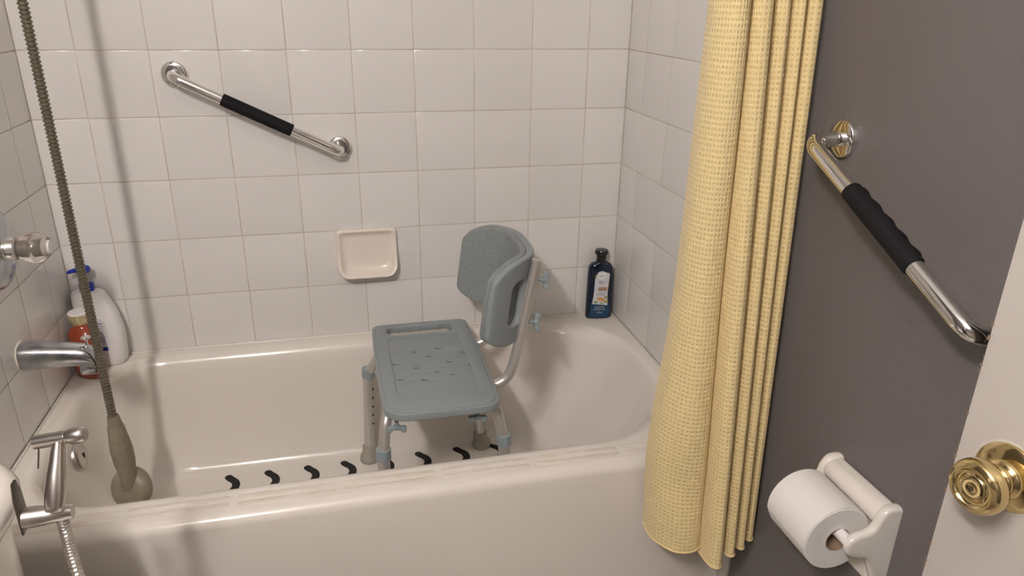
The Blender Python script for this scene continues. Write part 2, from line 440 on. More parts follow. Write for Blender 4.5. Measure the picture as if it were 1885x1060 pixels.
def backrest():
    out = rrect(-.176, .176, -.106, .103, .044, 9, 1)
    slots = []
    for sx in (-1, 1): slots.append(rrect(sx*.131-.021, sx*.131+.021, -.062, .058, .0200, 6, 1))
    def mk(name, o_ins, half, bev, dz, mt, slots=slots):
        ol = rrect(-.176+o_ins, .176-o_ins, -.106+o_ins, .103-o_ins, .044-o_ins*.6, 9, 1)
        bm = plate_mesh([ol]+slots, half, bev, 3)
        for k in range(-22, 23):
            x = k*.008
            bmesh.ops.bisect_plane(bm, geom=list(bm.verts)+list(bm.edges)+list(bm.faces), plane_co=(x, 0, 0), plane_no=(1, 0, 0), dist=1e-5)
        for v in bm.verts: v.co = bend(Vector((v.co.x, v.co.y, v.co.z+dz)))
        return from_bm(name, bm, mt, None, True, 40)
    o = mk('backrest', .005, .0045, .005, 0, 'plastic'); setp(o, chair)
    p = mk('backrest_pad', .004, .0035, .004, .0165, 'eva', slots[:1]); p.parent = o; p.matrix_parent_inverse = Matrix.Identity(4)
backrest()
def chair_tube(name, path, rfil, rad=.0125): 
    o = tube(name, bez(path, rfil), rad, 'alu', None, 18); setp(o, chair); return o
def wing_bolt(p, axis, up):
    a = Vector(axis).normalized(); p = Vector(p)
    root = tube('wing_bolt', [p, p+a*.012, p+a*.0121, p+a*.020], [.0045, .0045, .007, .007], 'collar', None, 12); setp(root, chair)
    u = Vector(up).normalized(); c = p+a*.019
    rot = Matrix((a, u, a.cross(u))).transposed()
    bm = box_bm(*c, .010, .038, .010, .003, 2, rot)
    for s in (-1, 1):
        b2 = box_bm(*(c+u*s*.0150+a*.003), .014, .012, .011, .003, 2, rot)
        me = bpy.data.meshes.new('t'); b2.to_mesh(me); b2.free(); bm.from_mesh(me); bpy.data.meshes.remove(me)
    w = from_bm('wing', bm, 'collar', None); w.parent = root
for y in (-.412, -.185):
    chair_tube('backrest_tube', [(.90, y, .424), (1.042, y, .424), (1.066, y, .52), (1.107, y, .738)], [.075, .05])
    for z, x in ((.69, 1.098), (.585, 1.079)):
        wing_bolt((x+.012, y, z), (1, 0, -.18), (.1, .25, 1))
def leg(top_path, foot, fil, holes_side):
    top = bez(top_path, fil); root = tube('leg', top, .0125, 'alu', None, 18); setp(root, chair)
    a = top[-1]; f = Vector(foot); d = (f-a).normalized()
    c = tube('collar', [a-d*.016, a-d*.0155, a+d*.010, a+d*.0105], [.0155, .0168, .0168, .0155], 'collar', None, 20); c.parent = root
    lo = tube('lower_leg', [a-d*.004, f+Vector((0, 0, .012))], .0142, 'alu', None, 18); lo.parent = root
    ft = lathe('rubber_foot', [(.0245, 0), (.0265, .003), (.0265, .010), (.0245, .018), (.0200, .025), (.0196, .046), (.0175, .049)], f, (a-f), 'foot', None, 24); ft.parent = root
    L = (f-a).length; h = Vector(holes_side).normalized()
    for k in range(5):
        q = a+d*(.045+.027*k)
        if (f-q).length < .055: break
        pin = tube('height_hole', [q+h*.0132, q+h*.0149], [.0032, .0032], 'dark', None, 10); pin.parent = root
leg([(.80, -.40, .424), (.744, -.500, .430), (.733, -.514, .335)], (.728, -.522, .0755), .040, (-.6, -.8, 0))
leg([(.93, -.40, .424), (.993, -.497, .430), (1.010, -.514, .335)], (1.019, -.527, .0755), .040, (.6, -.8, 0))
leg([(.81, -.24, .424), (.752, -.180, .422), (.720, -.153, .352)], (.709, -.150, .0765), .03, (.75, -.66, 0))
leg([(.92, -.24, .424), (.968, -.180, .422), (.995, -.160, .352)], (1.030, -.148, .0765), .05, (-.55, -.83, 0))
for x, y in ((.765, -.525), (.947, -.520), (.77, -.13), (.95, -.13)): wing_bolt((x, y, .427), (0, 0, -1), (1, -.15, 0))

# ------------------------------------------------------------------ grab bars
def grab_bar(name, label, f1, f2, nrm, off, fr, tr, g0, g1, bump_dir):
    nrm = Vector(nrm); f1 = Vector(f1); f2 = Vector(f2); root = thing(name, label, 'grab bar', (f1+f2)/2, 'chrome grab bars')
    d = (f2-f1).normalized()
    path = bez([f1+nrm*.002, f1+nrm*off, f2+nrm*off, f2+nrm*.002], [.054, .054], 12)
    setp(tube('bar', path, tr, 'chrome', None, 24), root)
    for f in (f1, f2):
        fl = lathe('flange', [(fr, 0), (fr, .004), (fr*.985, .0075), (fr*.93, .0098), (fr*.6, .0108), (tr*1.05, .011), (tr*1.05, .02)], f, nrm, 'chrome', None, 40, 50); setp(fl, root)
    L = (f2-f1).length; n = 70; pts = []; V = []; F = []
    b = Vector(bump_dir); b = (b-d*b.dot(d)).normalized(); c = d.cross(b); K = 24
    for i in range(n+1):
        s = g0+(g1-g0)*i/n; p = f1+nrm*off+d*(L*s)
        e = min(i, n-i)/n; edge = 1 if e > .012 else .93
        for k in range(K):
            th = 2*math.pi*k/K
            w = max(0, math.cos(th))**1.5
            r = (tr+.0026)*edge + w*.0024*(.5-.5*math.cos(2*math.pi*5*(i/n)))*(1 if .06 < i/n < .94 else 0)
            V.append(p+(b*math.cos(th)+c*math.sin(th))*r)
    for i in range(n):
        for k in range(K): F.append((i*K+k, i*K+(k+1) % K, (i+1)*K+(k+1) % K, (i+1)*K+k))
    F.append(tuple(range(K-1, -1, -1))); F.append(tuple(n*K+k for k in range(K)))
    setp(obj('grip', V, F, 'rubber', None, True, 50), root)
    return root
grab_bar('grab_bar', 'chrome grab bar with black grip on the white tiled back wall', (.324, -.0005, 1.113), (.690, -.0005, .928), (0, -1, 0), .058, .0300, .0122, .285, .70, (0, .9, -.5))
grab_bar('grab_bar', 'chrome grab bar with black grip on the grey wall by the door', (W+.0045, -.913, 1.093), (W+.0045, -1.288, .925), (-1, 0, 0), .066, .0300, .0125, .31, .70, (.8, 0, .5))

# ------------------------------------------------------------------ soap dish
def soap_dish():
    cx, cz, hw, hh = .7425, .6435, .0805, .0650
    root = thing('soap_dish', 'cream ceramic soap dish set in the tiled back wall', 'soap dish', (cx, 0, cz))
    N = 18; V = []; F = []
    def ring(sc, yf, shx=0):
        pts = rrect(-hw*sc, hw*sc, -hh*sc, hh*sc, (.030*sc, .030*sc, .012*sc, .012*sc), 7, 8); n0 = len(V)
        for x, z in pts:
            v = z/hh; V.append((cx+x*(1-.02*v*0), yf(v, x/hw), cz+z))
        return len(pts)
    lip = lambda v: .014+.030*max(0, min(1, (.25-v)/1.15))**1.3
    ringsp = [(1.0, lambda v, u: 0), (1.0, lambda v, u: -lip(v)*.45), (.992, lambda v, u: -lip(v)*.82), (.965, lambda v, u: -lip(v)*.98), (.925, lambda v, u: -lip(v)),
              (.885, lambda v, u: -lip(v)*.94), (.845, lambda v, u: -lip(v)*.72-.001*math.cos(u*22)*(1 if v < -.6 else 0)), (.79, lambda v, u: -lip(v)*.5-.0012*math.cos(u*22)*(1 if v < -.5 else 0)), (.70, lambda v, u: -lip(v)*.30), (.58, lambda v, u: -.006-.006*max(0, -v)), (.35, lambda v, u: -.006), (.1, lambda v, u: -.006)]
    for sc, yf in ringsp: n = ring(sc, yf)
    for i in range(len(ringsp)-1):
        for k in range(n): F.append((i*n+k, i*n+(k+1) % n, (i+1)*n+(k+1) % n, (i+1)*n+k))
    F.append(tuple((len(ringsp)-1)*n+k for k in range(n)))
    setp(obj('dish', V, F, 'dish_ceramic', None, True), root)
soap_dish()

# ------------------------------------------------------------------ tub faucet fittings on the left wall
FY = -.338
def valve():
    root = thing('shower_valve', 'round chrome shower valve with clear crystal knob on left wall', 'valve', (0, FY, .812))
    setp(lathe('escutcheon', [(.084, .0005), (.084, .004), (.080, .009), (.070, .014), (.050, .019), (.030, .022), (.0, .022)], (0, FY, .812), (1, 0, 0), 'wet_chrome', None, 48), root)
    setp(lathe('stem_sleeve', [(.0235, .016), (.0235, .044), (.0225, .0455), (.0225, .0475), (.0255, .048), (.0255, .0515), (.018, .052)], (-.007, FY, .810), (1, 0, 0), 'chrome', None, 32), root)
    rip = lambda i, th: 1+.045*abs(math.cos(3*th))
    kn = lathe('crystal_knob', [(.0215, .052), (.0225, .056), (.027, .066), (.0305, .078), (.0295, .088), (.025, .097), (.021, .102), (.0195, .106), (.0, .1065)], (-.007, FY, .810), (1, 0, 0), 'crystal', None, 36, 25, rip); setp(kn, root)
    sc = tube('knob_screw', [(.047, FY, .810), (.065, FY, .810), (.0651, FY, .810), (.071, FY, .810), (.0711, FY, .810), (.087, FY, .810)], [.011, .011, .0055, .0055, .012, .013], 'hose_steel', None, 16); sc.parent = kn; sc.matrix_parent_inverse = Matrix.Identity(4)
    cp = lathe('knob_cap', [(.0145, .0945), (.0145, .1075), (.013, .1095), (0, .110)], (-.007, FY, .810), (1, 0, 0), 'white_plastic', None, 24); cp.parent = kn; cp.matrix_parent_inverse = Matrix.Identity(4)
valve()
def spout():
    root = thing('tub_spout', 'chrome tub spout with diverter pin on left wall', 'faucet', (0, FY, .572))
    V = []; F = []; n = 28
    st = [(0, .573, .031, .030), (.012, .573, .0315, .0305), (.035, .572, .030, .029), (.065, .570, .028, .0265), (.09, .568, .0265, .0245), (.110, .5655, .0250, .0235), (.124, .562, .024, .0235), (.135, .556, .0225, .023), (.143, .547, .020, .019), (.148, .540, .015, .012), (.149, .537, .006, .005)]
    for x, z, ry, rz in st:
        for k in range(n):
            th = 2*math.pi*k/n; c, s = math.cos(th), math.sin(th); pw = .8
            V.append((x, FY+ry*math.copysign(abs(c)**pw, c), z+rz*math.copysign(abs(s)**pw, s)))
    for i in range(len(st)-1):
        for k in range(n): F.append((i*n+k, i*n+(k+1) % n, (i+1)*n+(k+1) % n, (i+1)*n+k))
    F.append(tuple(range(n-1, -1, -1))); F.append(tuple((len(st)-1)*n+k for k in range(n)))
    setp(obj('spout_body', V, F, 'wet_chrome', None, True, 60), root)
    setp(box('spout_outlet', (.126, FY, .534), (.036, .036, .026), 'wet_chrome', None, .007, 3), root)
    setp(lathe('diverter_pin', [(.003, 0), (.003, .018), (.009, .021), (.010, .024), (.007, .027), (0, .0275)], (.128, FY, .580), (0, 0, 1), 'chrome', None, 20), root)
    setp(lathe('mounting_ring', [(.0332, 0), (.0332, .0015), (.031, .003)], (0.0002, FY, .573), (1, 0, 0), 'tread', None, 32), root)
spout()
# shower arm (above the frame), hose and hand shower
HX, HY = .1575, -.370
def hand_shower():
    root = arm = thing('hand_shower', 'grey hand shower hanging head down on a ribbed metal hose', 'shower head', (HX, HY, .23))
    setp(tube('arm_pipe', bez([(0, FY, 1.95), (.09, FY, 1.95), (HX, HY, 1.885)], .03), .011, 'chrome', None, 16), arm)
    setp(lathe('arm_flange', [(.03, 0), (.03, .004), (.02, .010), (.012, .011)], (0, FY, 1.95), (1, 0, 0), 'chrome', None, 32), arm)
    V = []; F = []; n = 14; z = 1.89; pitch = .0076; zs_ = []
    while z > .418:
        zs_ += [(z, .0068), (z-pitch*.22, .0093), (z-pitch*.60, .0093), (z-pitch*.82, .0068)]; z -= pitch
    for z, r in zs_:
        dx = -.012*math.exp(-((1.89-z)/.06))*0 + .004*math.sin((z-.4)*2.1)*.4
        for k in range(n):
            th = 2*math.pi*k/n; V.append((HX+dx+r*math.cos(th), HY+r*math.sin(th), z))
    for i in range(len(zs_)-1):
        for k in range(n): F.append((i*n+k, i*n+(k+1) % n, (i+1)*n+(k+1) % n, (i+1)*n+k))
    setp(obj('hose', V, F, 'hose_steel', None, True, 30), root)
    A = Vector((HX+.001, HY, .425)); B = Vector((HX+.005, HY+.003, .262))
    hd = [A, A+(B-A)*.02, A+(B-A)*.17, A+(B-A)*.175, A+(B-A)*.25, A+(B-A)*.38, A+(B-A)*.55, A+(B-A)*.75, A+(B-A)*.92, B, B+(B-A)*.15]
    setp(tube('handle', hd, [.0115, .0125, .0155, .0175, .0185, .021, .0235, .0225, .0185, .018, .02], 'shower_plastic', None, 24, True, 35), root)
    ax = Vector((.42, .84, -.34)).normalized(); c = Vector((HX+.001, HY+.006, .226))
    setp(lathe('spray_head', [(.0, -.018), (.020, -.0175), (.036, -.0135), (.046, -.006), (.050, .002), (.0505, .010), (.048, .017), (.044, .018), (.043, .016), (0, .016)], c, ax, 'shower_plastic', None, 40, 35), root)
    setp(lathe('spray_face', [(.042, .0155), (.040, .0185), (0, .0195)], c, ax, 'dark_steel', None, 40), root)
hand_shower()

# ------------------------------------------------------------------ bottles
def superloop(hx, hy, n, pw):
    out = []
    for k in range(n):
        th = 2*math.pi*k/n; c, s = math.cos(th), math.sin(th)
        out.append((hx*math.copysign(abs(c)**pw, c), hy*math.copysign(abs(s)**pw, s)))
    return out
def loft(name, secs, mt, root, n=40, pw=.6, rotz=0, base=(0, 0, 0), sharp=60):
    V = []; F = []; R = Matrix.Rotation(rotz, 3, 'Z'); b = Vector(base)
    for s in secs:
        z, hx, hy = s[:3]; ox = s[3] if len(s) > 3 else 0; p = s[4] if len(s) > 4 else pw
        for x, y in superloop(hx, hy, n, p): V.append(b+R @ Vector((x+ox, y, z)))
    for i in range(len(secs)-1):
        for k in range(n): F.append((i*n+k, i*n+(k+1) % n, (i+1)*n+(k+1) % n, (i+1)*n+k))
    F.append(tuple(range(n-1, -1, -1))); F.append(tuple((len(secs)-1)*n+k for k in range(n)))
    return setp(obj(name, V, F, mt, None, True, sharp), root)
def face_rect(name, base, rotz, x0, x1, z0, z1, y, mt, root, yz=0):   # thin printed patch on a bottle front (local -Y)
    R = Matrix.Rotation(rotz, 3, 'Z'); b = Vector(base); t = .0003
    c = [(x0, z0), (x1, z0), (x1, z1), (x0, z1)]
    V = [b+R @ Vector((x, y+yz*z, z)) for x, z in c]+[b+R @ Vector((x, y+yz*z+t*3, z)) for x, z in c]
    F = [(0, 1, 2, 3), (7, 6, 5, 4), (0, 4, 5, 1), (1, 5, 6, 2), (2, 6, 7, 3), (3, 7, 4, 0)]
    return setp(obj(name, V, F, mt, None, False), root)
def face_poly(name, base, rotz, loop, y, mt, root, hy=0, hx=1):
    bm = plate_mesh([loop], .00015, 0); R = Matrix.Rotation(rotz, 4, 'Z') ; b = Matrix.Translation(base)
    for v in bm.verts:
        x, z, t = v.co
        v.co = (b @ R) @ Vector((x, y-t, z))
    return setp(from_bm(name, bm, mt, None, False), root)

def lotion():
    b = (.063, -.037, .4005); rz = -.12
    root = thing('lotion_bottle', 'white lotion bottle with blue pump in the left tub corner', 'bottle', b)
    loft('body', [(0, .046, .026, .000), (.004, .050, .029, .000), (.02, .0515, .030, .0015), (.06, .0530, .030, .003), (.10, .0525, .0295, .0025), (.135, .0495, .028, -.001), (.16, .0455, .0265, -.0055), (.178, .0415, .0245, -.0095), (.188, .0390, .023, -.0115), (.194, .0365, .021, -.0125), (.198, .030, .017, -.0125), (.199, .013, .013, -.011, 1)], 'white_plastic', root, 48, .7, rz, b)
    R = Matrix.Rotation(rz, 3, 'Z'); c = Vector(b)+R @ Vector((-.011, 0, 0))
    setp(lathe('pump_collar', [(.0165, .197), (.0165, .214), (.0155, .216), (.008, .217), (.007, .219)], c, (0, 0, 1), 'blue_plastic', None, 28, 40, lambda i, th: 1+.03*math.cos(14*th)), root)
    setp(tube('pump_stem', [c+Vector((0, 0, .212)), c+Vector((0, 0, .244))], .0045, 'white_plastic', None, 14), root)
    h = [(-.040, .2455, .0045, .004), (-.038, .247, .005, .0045), (-.022, .2515, .006, .006), (-.010, .2535, .009, .0085), (0, .254, .0125, .0105), (.009, .254, .011, .0095), (.013, .254, .006, .006)]
    V = []; F = []; n = 18
    for x, z, ry, rzz in h:
        for k in range(n):
            th = 2*math.pi*k/n; V.append(c+R @ Vector((x+.002, ry*math.cos(th), z+rzz*math.sin(th))))
    for i in range(len(h)-1):
        for k in range(n): F.append((i*n+k, i*n+(k+1) % n, (i+1)*n+(k+1) % n, (i+1)*n+k))
    F.append(tuple(range(n-1, -1, -1))); F.append(tuple((len(h)-1)*n+k for k in range(n)))
    setp(obj('pump_head', V, F, 'blue_plastic', None, True, 60), root)
    lab = face_poly('back_label', b, rz, rrect(-.030, .0265, .042, .132, (.004, .008, .014, .004), 6, 1), -.0308, 'label', root)
    face_rect('label_band', b, rz, -.029, .020, .1185, .1205, -.0312, 'navy_ink', root)
    face_rect('label_foot', b, rz, -.026, .0225, .0445, .0545, -.0312, 'blue_plastic', root)
    z = .1155
    while z > .060:
        face_rect('label_line', b, rz, -.028, .0235-random.random()*.006, z-.0011, z, -.0311, 'ink', root); z -= random.choice((.0030, .0036, .0046))
lotion()
def red_soap():
    b = (.0445, -.105, .4005); rz = -.55
    root = thing('soap_bottle', 'clear red soap bottle with gold-edged white cap behind the tub spout', 'bottle', b)
    loft('body', [(0, .033, .023), (.003, .0355, .0255), (.01, .0365, .0265), (.10, .0365, .0265), (.115, .0355, .0255), (.124, .031, .022), (.130, .024, .0185), (.136, .0175, .0165, 0, 1), (.142, .0165, .0165, 0, 1)], 'amber', root, 40, .75, rz, b)
    setp(lathe('cap', [(.0185, .140), (.0195, .141), (.0225, .150), (.0245, .164), (.0245, .167)], b, (0, 0, 1), 'gold', None, 32), root)
    setp(lathe('cap_top', [(.0238, .1665), (.0238, .1700), (.0225, .1715), (0, .1718)], b, (0, 0, 1), 'white_plastic', None, 32), root)
    face_rect('front_label', b, rz, -.020, .020, .030, .092, -.0268, 'amber', root)
red_soap()
def shampoo():
    b = (1.411, -.027, .4005); rz = -.10
    root = thing('shampoo_bottle', 'dark blue shampoo bottle with black cap in the right tub corner', 'bottle', b)
    loft('body', [(0, .036, .0155), (.003, .0385, .018), (.01, .039, .0185), (.08, .0385, .0182), (.14, .0375, .0175), (.155, .0365, .017), (.165, .033, .0158), (.171, .028, .0145), (.175, .020, .0135, 0, 1), (.177, .0155, .013, 0, 1), (.179, .0145, .0145, 0, 1)], 'shampoo', root, 48, .62, rz, b)
    setp(lathe('cap', [(.0150, .1775), (.0150, .1795), (.0142, .181), (.0142, .196), (.0175, .199), (.0195, .204), (.0195, .209), (.0175, .2125), (0, .214)], b, (0, 0, 1), 'black_cap', None, 32), root)
    y = -.0187
    face_rect('lower_band', b, rz, -.0285, .028, .006, .056, y-.0003, 'shampoo_low', root)
    lab = face_poly('front_label', b, rz, [(-.0245, .050), (.022, .044), (.0205, .085), (.024, .145), (.0135, .148), (.009, .150), (-.001, .153), (-.010, .150), (-.0145, .143), (-.0195, .128), (-.0205, .085)], y-.0006, 'pale_label', root)
    face_poly('logo_oval', b, rz, circ(0.001, .1375, .0125, 24, 1, .82), y-.0009, 'white_plastic', root)
    face_rect('copper_band', b, rz, -.008, .0185, .0905, .102, y-.0009, 'brown_ink', root)
    for i, (x, z, r, mt) in enumerate(((-.003, .0655, .0065, 'orange_ink'), (.0065, .063, .0075, 'orange_ink'), (-.014, .055, .0062, 'green_ink'), (.004, .051, .0045, 'green_ink'), (.017, .070, .006, 'green_ink'), (.017, .056, .007, 'green_ink'), (-.018, .138, .004, 'green_ink'), (.0205, .118, .003, 'orange_ink'))):
        face_poly('fruit_print' if mt == 'orange_ink' else 'leaf_print', b, rz, circ(x, z, r, 14, 1, .75 if mt == 'orange_ink' else .55), y-.0010-.0001*i, mt, root)
    R = Matrix.Translation(b) @ Matrix.Rotation(rz, 4, 'Z')
    def tx(body, x, z, s, mt, sx=1): text_obj('lettering', body, s, mt, R @ Matrix.Translation((x, y-.0013, z)) @ Matrix.Rotation(math.pi/2, 4, 'X'), root, .0001, 'CENTER', sx)
    tx('herbal', .001, .1395, .0062, 'grey_ink', 1); tx('essences', .001, .1350, .0052, 'grey_ink', 1)
    tx('HELLO', .0015, .119, .0062, 'grey_ink', 1); tx('BIO', .0015, .113, .0055, 'grey_ink')
    tx('ARGAN OIL', .0052, .0985, .0045, 'pale_label', .95); tx('OF MOROCCO', .0052, .0935, .0038, 'pale_label', .95)
    tx('SHAMPOO', -.001, .0385, .0062, 'pale_label'); tx('SHAMPOOING', -.001, .0315, .0055, 'pale_label'); tx('400 mL', .0005, .0215, .0058, 'pale_label')
    for zz in (.0845, .079): face_rect('small_print', b, rz, -.013, .0145, zz-.0012, zz, y-.0010, 'grey_ink', root)
shampoo()

# ------------------------------------------------------------------ shower curtain
def curtain():
    LO = [(1.262, -.775), (1.258, -.828), (1.280, -.872), (1.313, -.880), (1.337, -.862), (1.345, -.812),
          (1.335, -.865), (1.339, -.915), (1.361, -.915), (1.373, -.845),
          (1.372, -.886), (1.381, -.910), (1.396, -.900), (1.405, -.840),
          (1.405, -.878), (1.413, -.896), (1.425, -.886), (1.434, -.832),
          (1.435, -.862), (1.443, -.877), (1.455, -.868), (1.459, -.830)]
    UP = [(1.274, -.780), (1.268, -.815), (1.280, -.845), (1.300, -.850), (1.315, -.835), (1.322, -.790),
          (1.320, -.825), (1.329, -.847), (1.352, -.842), (1.366, -.790),
          (1.365, -.820), (1.374, -.838), (1.388, -.832), (1.398, -.790),
          (1.398, -.820), (1.406, -.836), (1.417, -.830), (1.424, -.790),
          (1.425, -.815), (1.436, -.831), (1.451, -.825), (1.458, -.795)]
    root = thing('shower_curtain', 'pale yellow waffle-weave shower curtain gathered at the right wall', 'curtain', (1.36, -.84, .27))
    per = 9; lo = catmull(LO, per); up = catmull(UP, per); nc = len(lo); rows = 90; zb, zt = .268, 1.98
    V = []; arc = [0]
    for i in range(1, nc): arc.append(arc[-1]+math.dist(lo[i], lo[i-1]))
    for j in range(rows+1):
        s = j/rows; z = zb+(zt-zb)*s; t = min(1.25, (z-zb)/(1.30-zb))
        e = t
        for i in range(nc):
            x = lo[i][0]*(1-e)+up[i][0]*e; y = lo[i][1]*(1-e)+up[i][1]*e
            wob = .004*math.sin(z*7+i*.06)*math.exp(-((i-24)/20)**2)
            # a soft diagonal buckle near the hem of the wide fold
            bk = .010*math.exp(-((z-.42+.004*(i-18))/.06)**2)*math.exp(-((i-20)/9)**2)
            flare = -.020*math.exp(-((z-.46)/.22)**2)*math.exp(-(i/16)**2)
            V.append((min(x+flare, W-.004), y+wob+bk, z-(.012*math.exp(-s*40)*(1 if 45 < i < 80 else 0))))
    F = []
    for j in range(rows):
        for i in range(nc-1): F.append((j*nc+i, j*nc+i+1, (j+1)*nc+i+1, (j+1)*nc+i))
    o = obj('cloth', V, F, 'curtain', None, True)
    uvl = o.data.uv_layers.new(name='UVMap')
    for lp in o.data.loops:
        vi = lp.vertex_index; uvl.data[lp.index].uv = (arc[vi % nc], V[vi][2])
    setp(o, root)
    hem = [Vector(V[i])+Vector((0, 0, -.0005)) for i in range(nc)]
    setp(tube('hem', hem, .0017, 'hem', None, 6), root)
    rod = thing('curtain_rod', 'chrome curtain rod across the tub above the curtain', 'curtain rod', (W/2, -.80, 2.0))
    setp(tube('rod', [(.001, -.80, 2.0), (W-.001, -.80, 2.0)], .0125, 'chrome', None, 20), rod)
    for i in range(6):
        x = 1.27+i*.035
        c = Vector((x, -.80, 1.995)); ring = [c+Vector((0, .018*math.cos(a), .022*math.sin(a)-.004)) for a in [2*math.pi*k/16 for k in range(17)]]
        setp(tube('curtain_ring', ring, .0015, 'chrome', None, 6), root)
curtain()

# ------------------------------------------------------------------ toilet paper holder and roll
def tp_holder():
    XW = W+.005; ya, yb = -1.192, -1.036
    root = thing('toilet_paper_holder', 'white ceramic toilet paper holder on the grey wall', 'paper holder', (XW, (ya+yb)/2, .51))
    bm = plate_mesh([rrect(ya+.006, yb-.006, .434+.006, .587-.006, .008, 6, 1)], .003, .006, 4)
    for v in bm.verts: v.co = Vector((XW-.009-v.co.z, v.co.x, v.co.y))
    setp(from_bm('wall_plate', bm, 'ceramic', None), root)
    # rounded brow along the top
    setp(tube('brow', [(XW-.013, ya+.006, .566), (XW-.0145, ya+.014, .567), (XW-.0145, yb-.014, .567), (XW-.013, yb-.006, .566)], [.016, .0195, .0195, .016], 'ceramic', None, 28), root)
    prof = []
    keys = [(XW-.004, .585), (XW-.022, .585), (XW-.032, .574), (XW-.038, .556), (XW-.052, .546), (XW-.067, .543), (XW-.077, .537), (XW-.080, .527), (XW-.074, .517), (XW-.061, .512), (XW-.047, .508), (XW-.037, .497), (XW-.026, .472), (XW-.015, .448), (XW-.004, .436)]
    sm = catmull(keys, 5)
    for y0, sgn in ((ya+.009, 1), (yb-.009, -1)):
        bm = plate_mesh([[(x, z) for x, z in sm]], .0012, .0068, 4)
        cxz = Vector((XW-.03, .52))
        for v in bm.verts:
            x, z, t = v.co; d = max(0, (XW-.02-x)/.07)
            # bevel grows the outline: pull it back in, and let the arm lean inwards to the tip
            v.co = Vector((min(x+.004, XW), y0+t*(1.15-.25*d)-0*sgn*d, z-.002))
        setp(from_bm('arm', bm, 'ceramic', None, True, 50), root)
    setp(tube('spindle', [(XW-.073, ya+.010, .530), (XW-.073, yb-.010, .530)], .0095, 'white_plastic', None, 20), root)
tp_holder()
def tp_roll():
    c = Vector((W+.005-.076, 0, .5190)); y0, y1 = -1.160, -1.056; R, r = .0565, .0208; n = 64
    root = thing('toilet_paper_roll', 'white toilet paper roll on the ceramic holder', 'toilet paper', (c.x, (y0+y1)/2, c.z))
    V = []; F = []
    prof = [(r, y0), (r+.012, y0+.0004), (R-.02, y0-.0002), (R-.0015, y0), (R, y0+.0015), (R, y1-.0015), (R-.0015, y1), (r, y1), (r, y0)]
    for rr, y in prof:
        for k in range(n):
            th = 2*math.pi*k/n
            q = rr+(.0009*(k/n) if rr > R-.002 else 0)
            a = th+math.radians(200)
            V.append((c.x+q*math.cos(a), y, c.z+q*math.sin(a)))
    for i in range(len(prof)-1):
        for k in range(n): F.append((i*n+k, i*n+(k+1) % n, (i+1)*n+(k+1) % n, (i+1)*n+k))
    setp(obj('paper', V, F, 'paper', None, True, 40), root)
    V = []; F = []; K = 22
    for k in range(K+1):
        a = math.radians(25+(188-25)*k/K)
        for rr in (R+.0006, R+.0017 if k > 2 else R+.0009):
            for y in (y0+.001, y1-.001): V.append((c.x+rr*math.cos(a), y, c.z+rr*math.sin(a)))
    for k in range(K):
        q = 4*k; F += [(q+2, q+3, q+7, q+6), (q, q+2, q+6, q+4), (q+1, q+5, q+7, q+3)]
    F.append((4*K, 4*K+2, 4*K+3, 4*K+1))
    setp(obj('loose_sheet', V, F, 'paper', None, True, 40), root)
    V = []; F = []
    for rr, y in ((r-.0002, y0-.0005), (r-.0012, y0-.0005), (r-.0012, y1+.0005), (r-.0002, y1+.0005), (r-.0002, y0-.0005)):
        for k in range(40):
            th = 2*math.pi*k/40; V.append((c.x+rr*math.cos(th), y, c.z+rr*math.sin(th)))
    for i in range(4):
        for k in range(40): F.append((i*40+k, i*40+(k+1) % 40, (i+1)*40+(k+1) % 40, (i+1)*40+k))
    setp(obj('core', V, F, 'card', None, True, 40), root)
tp_roll()

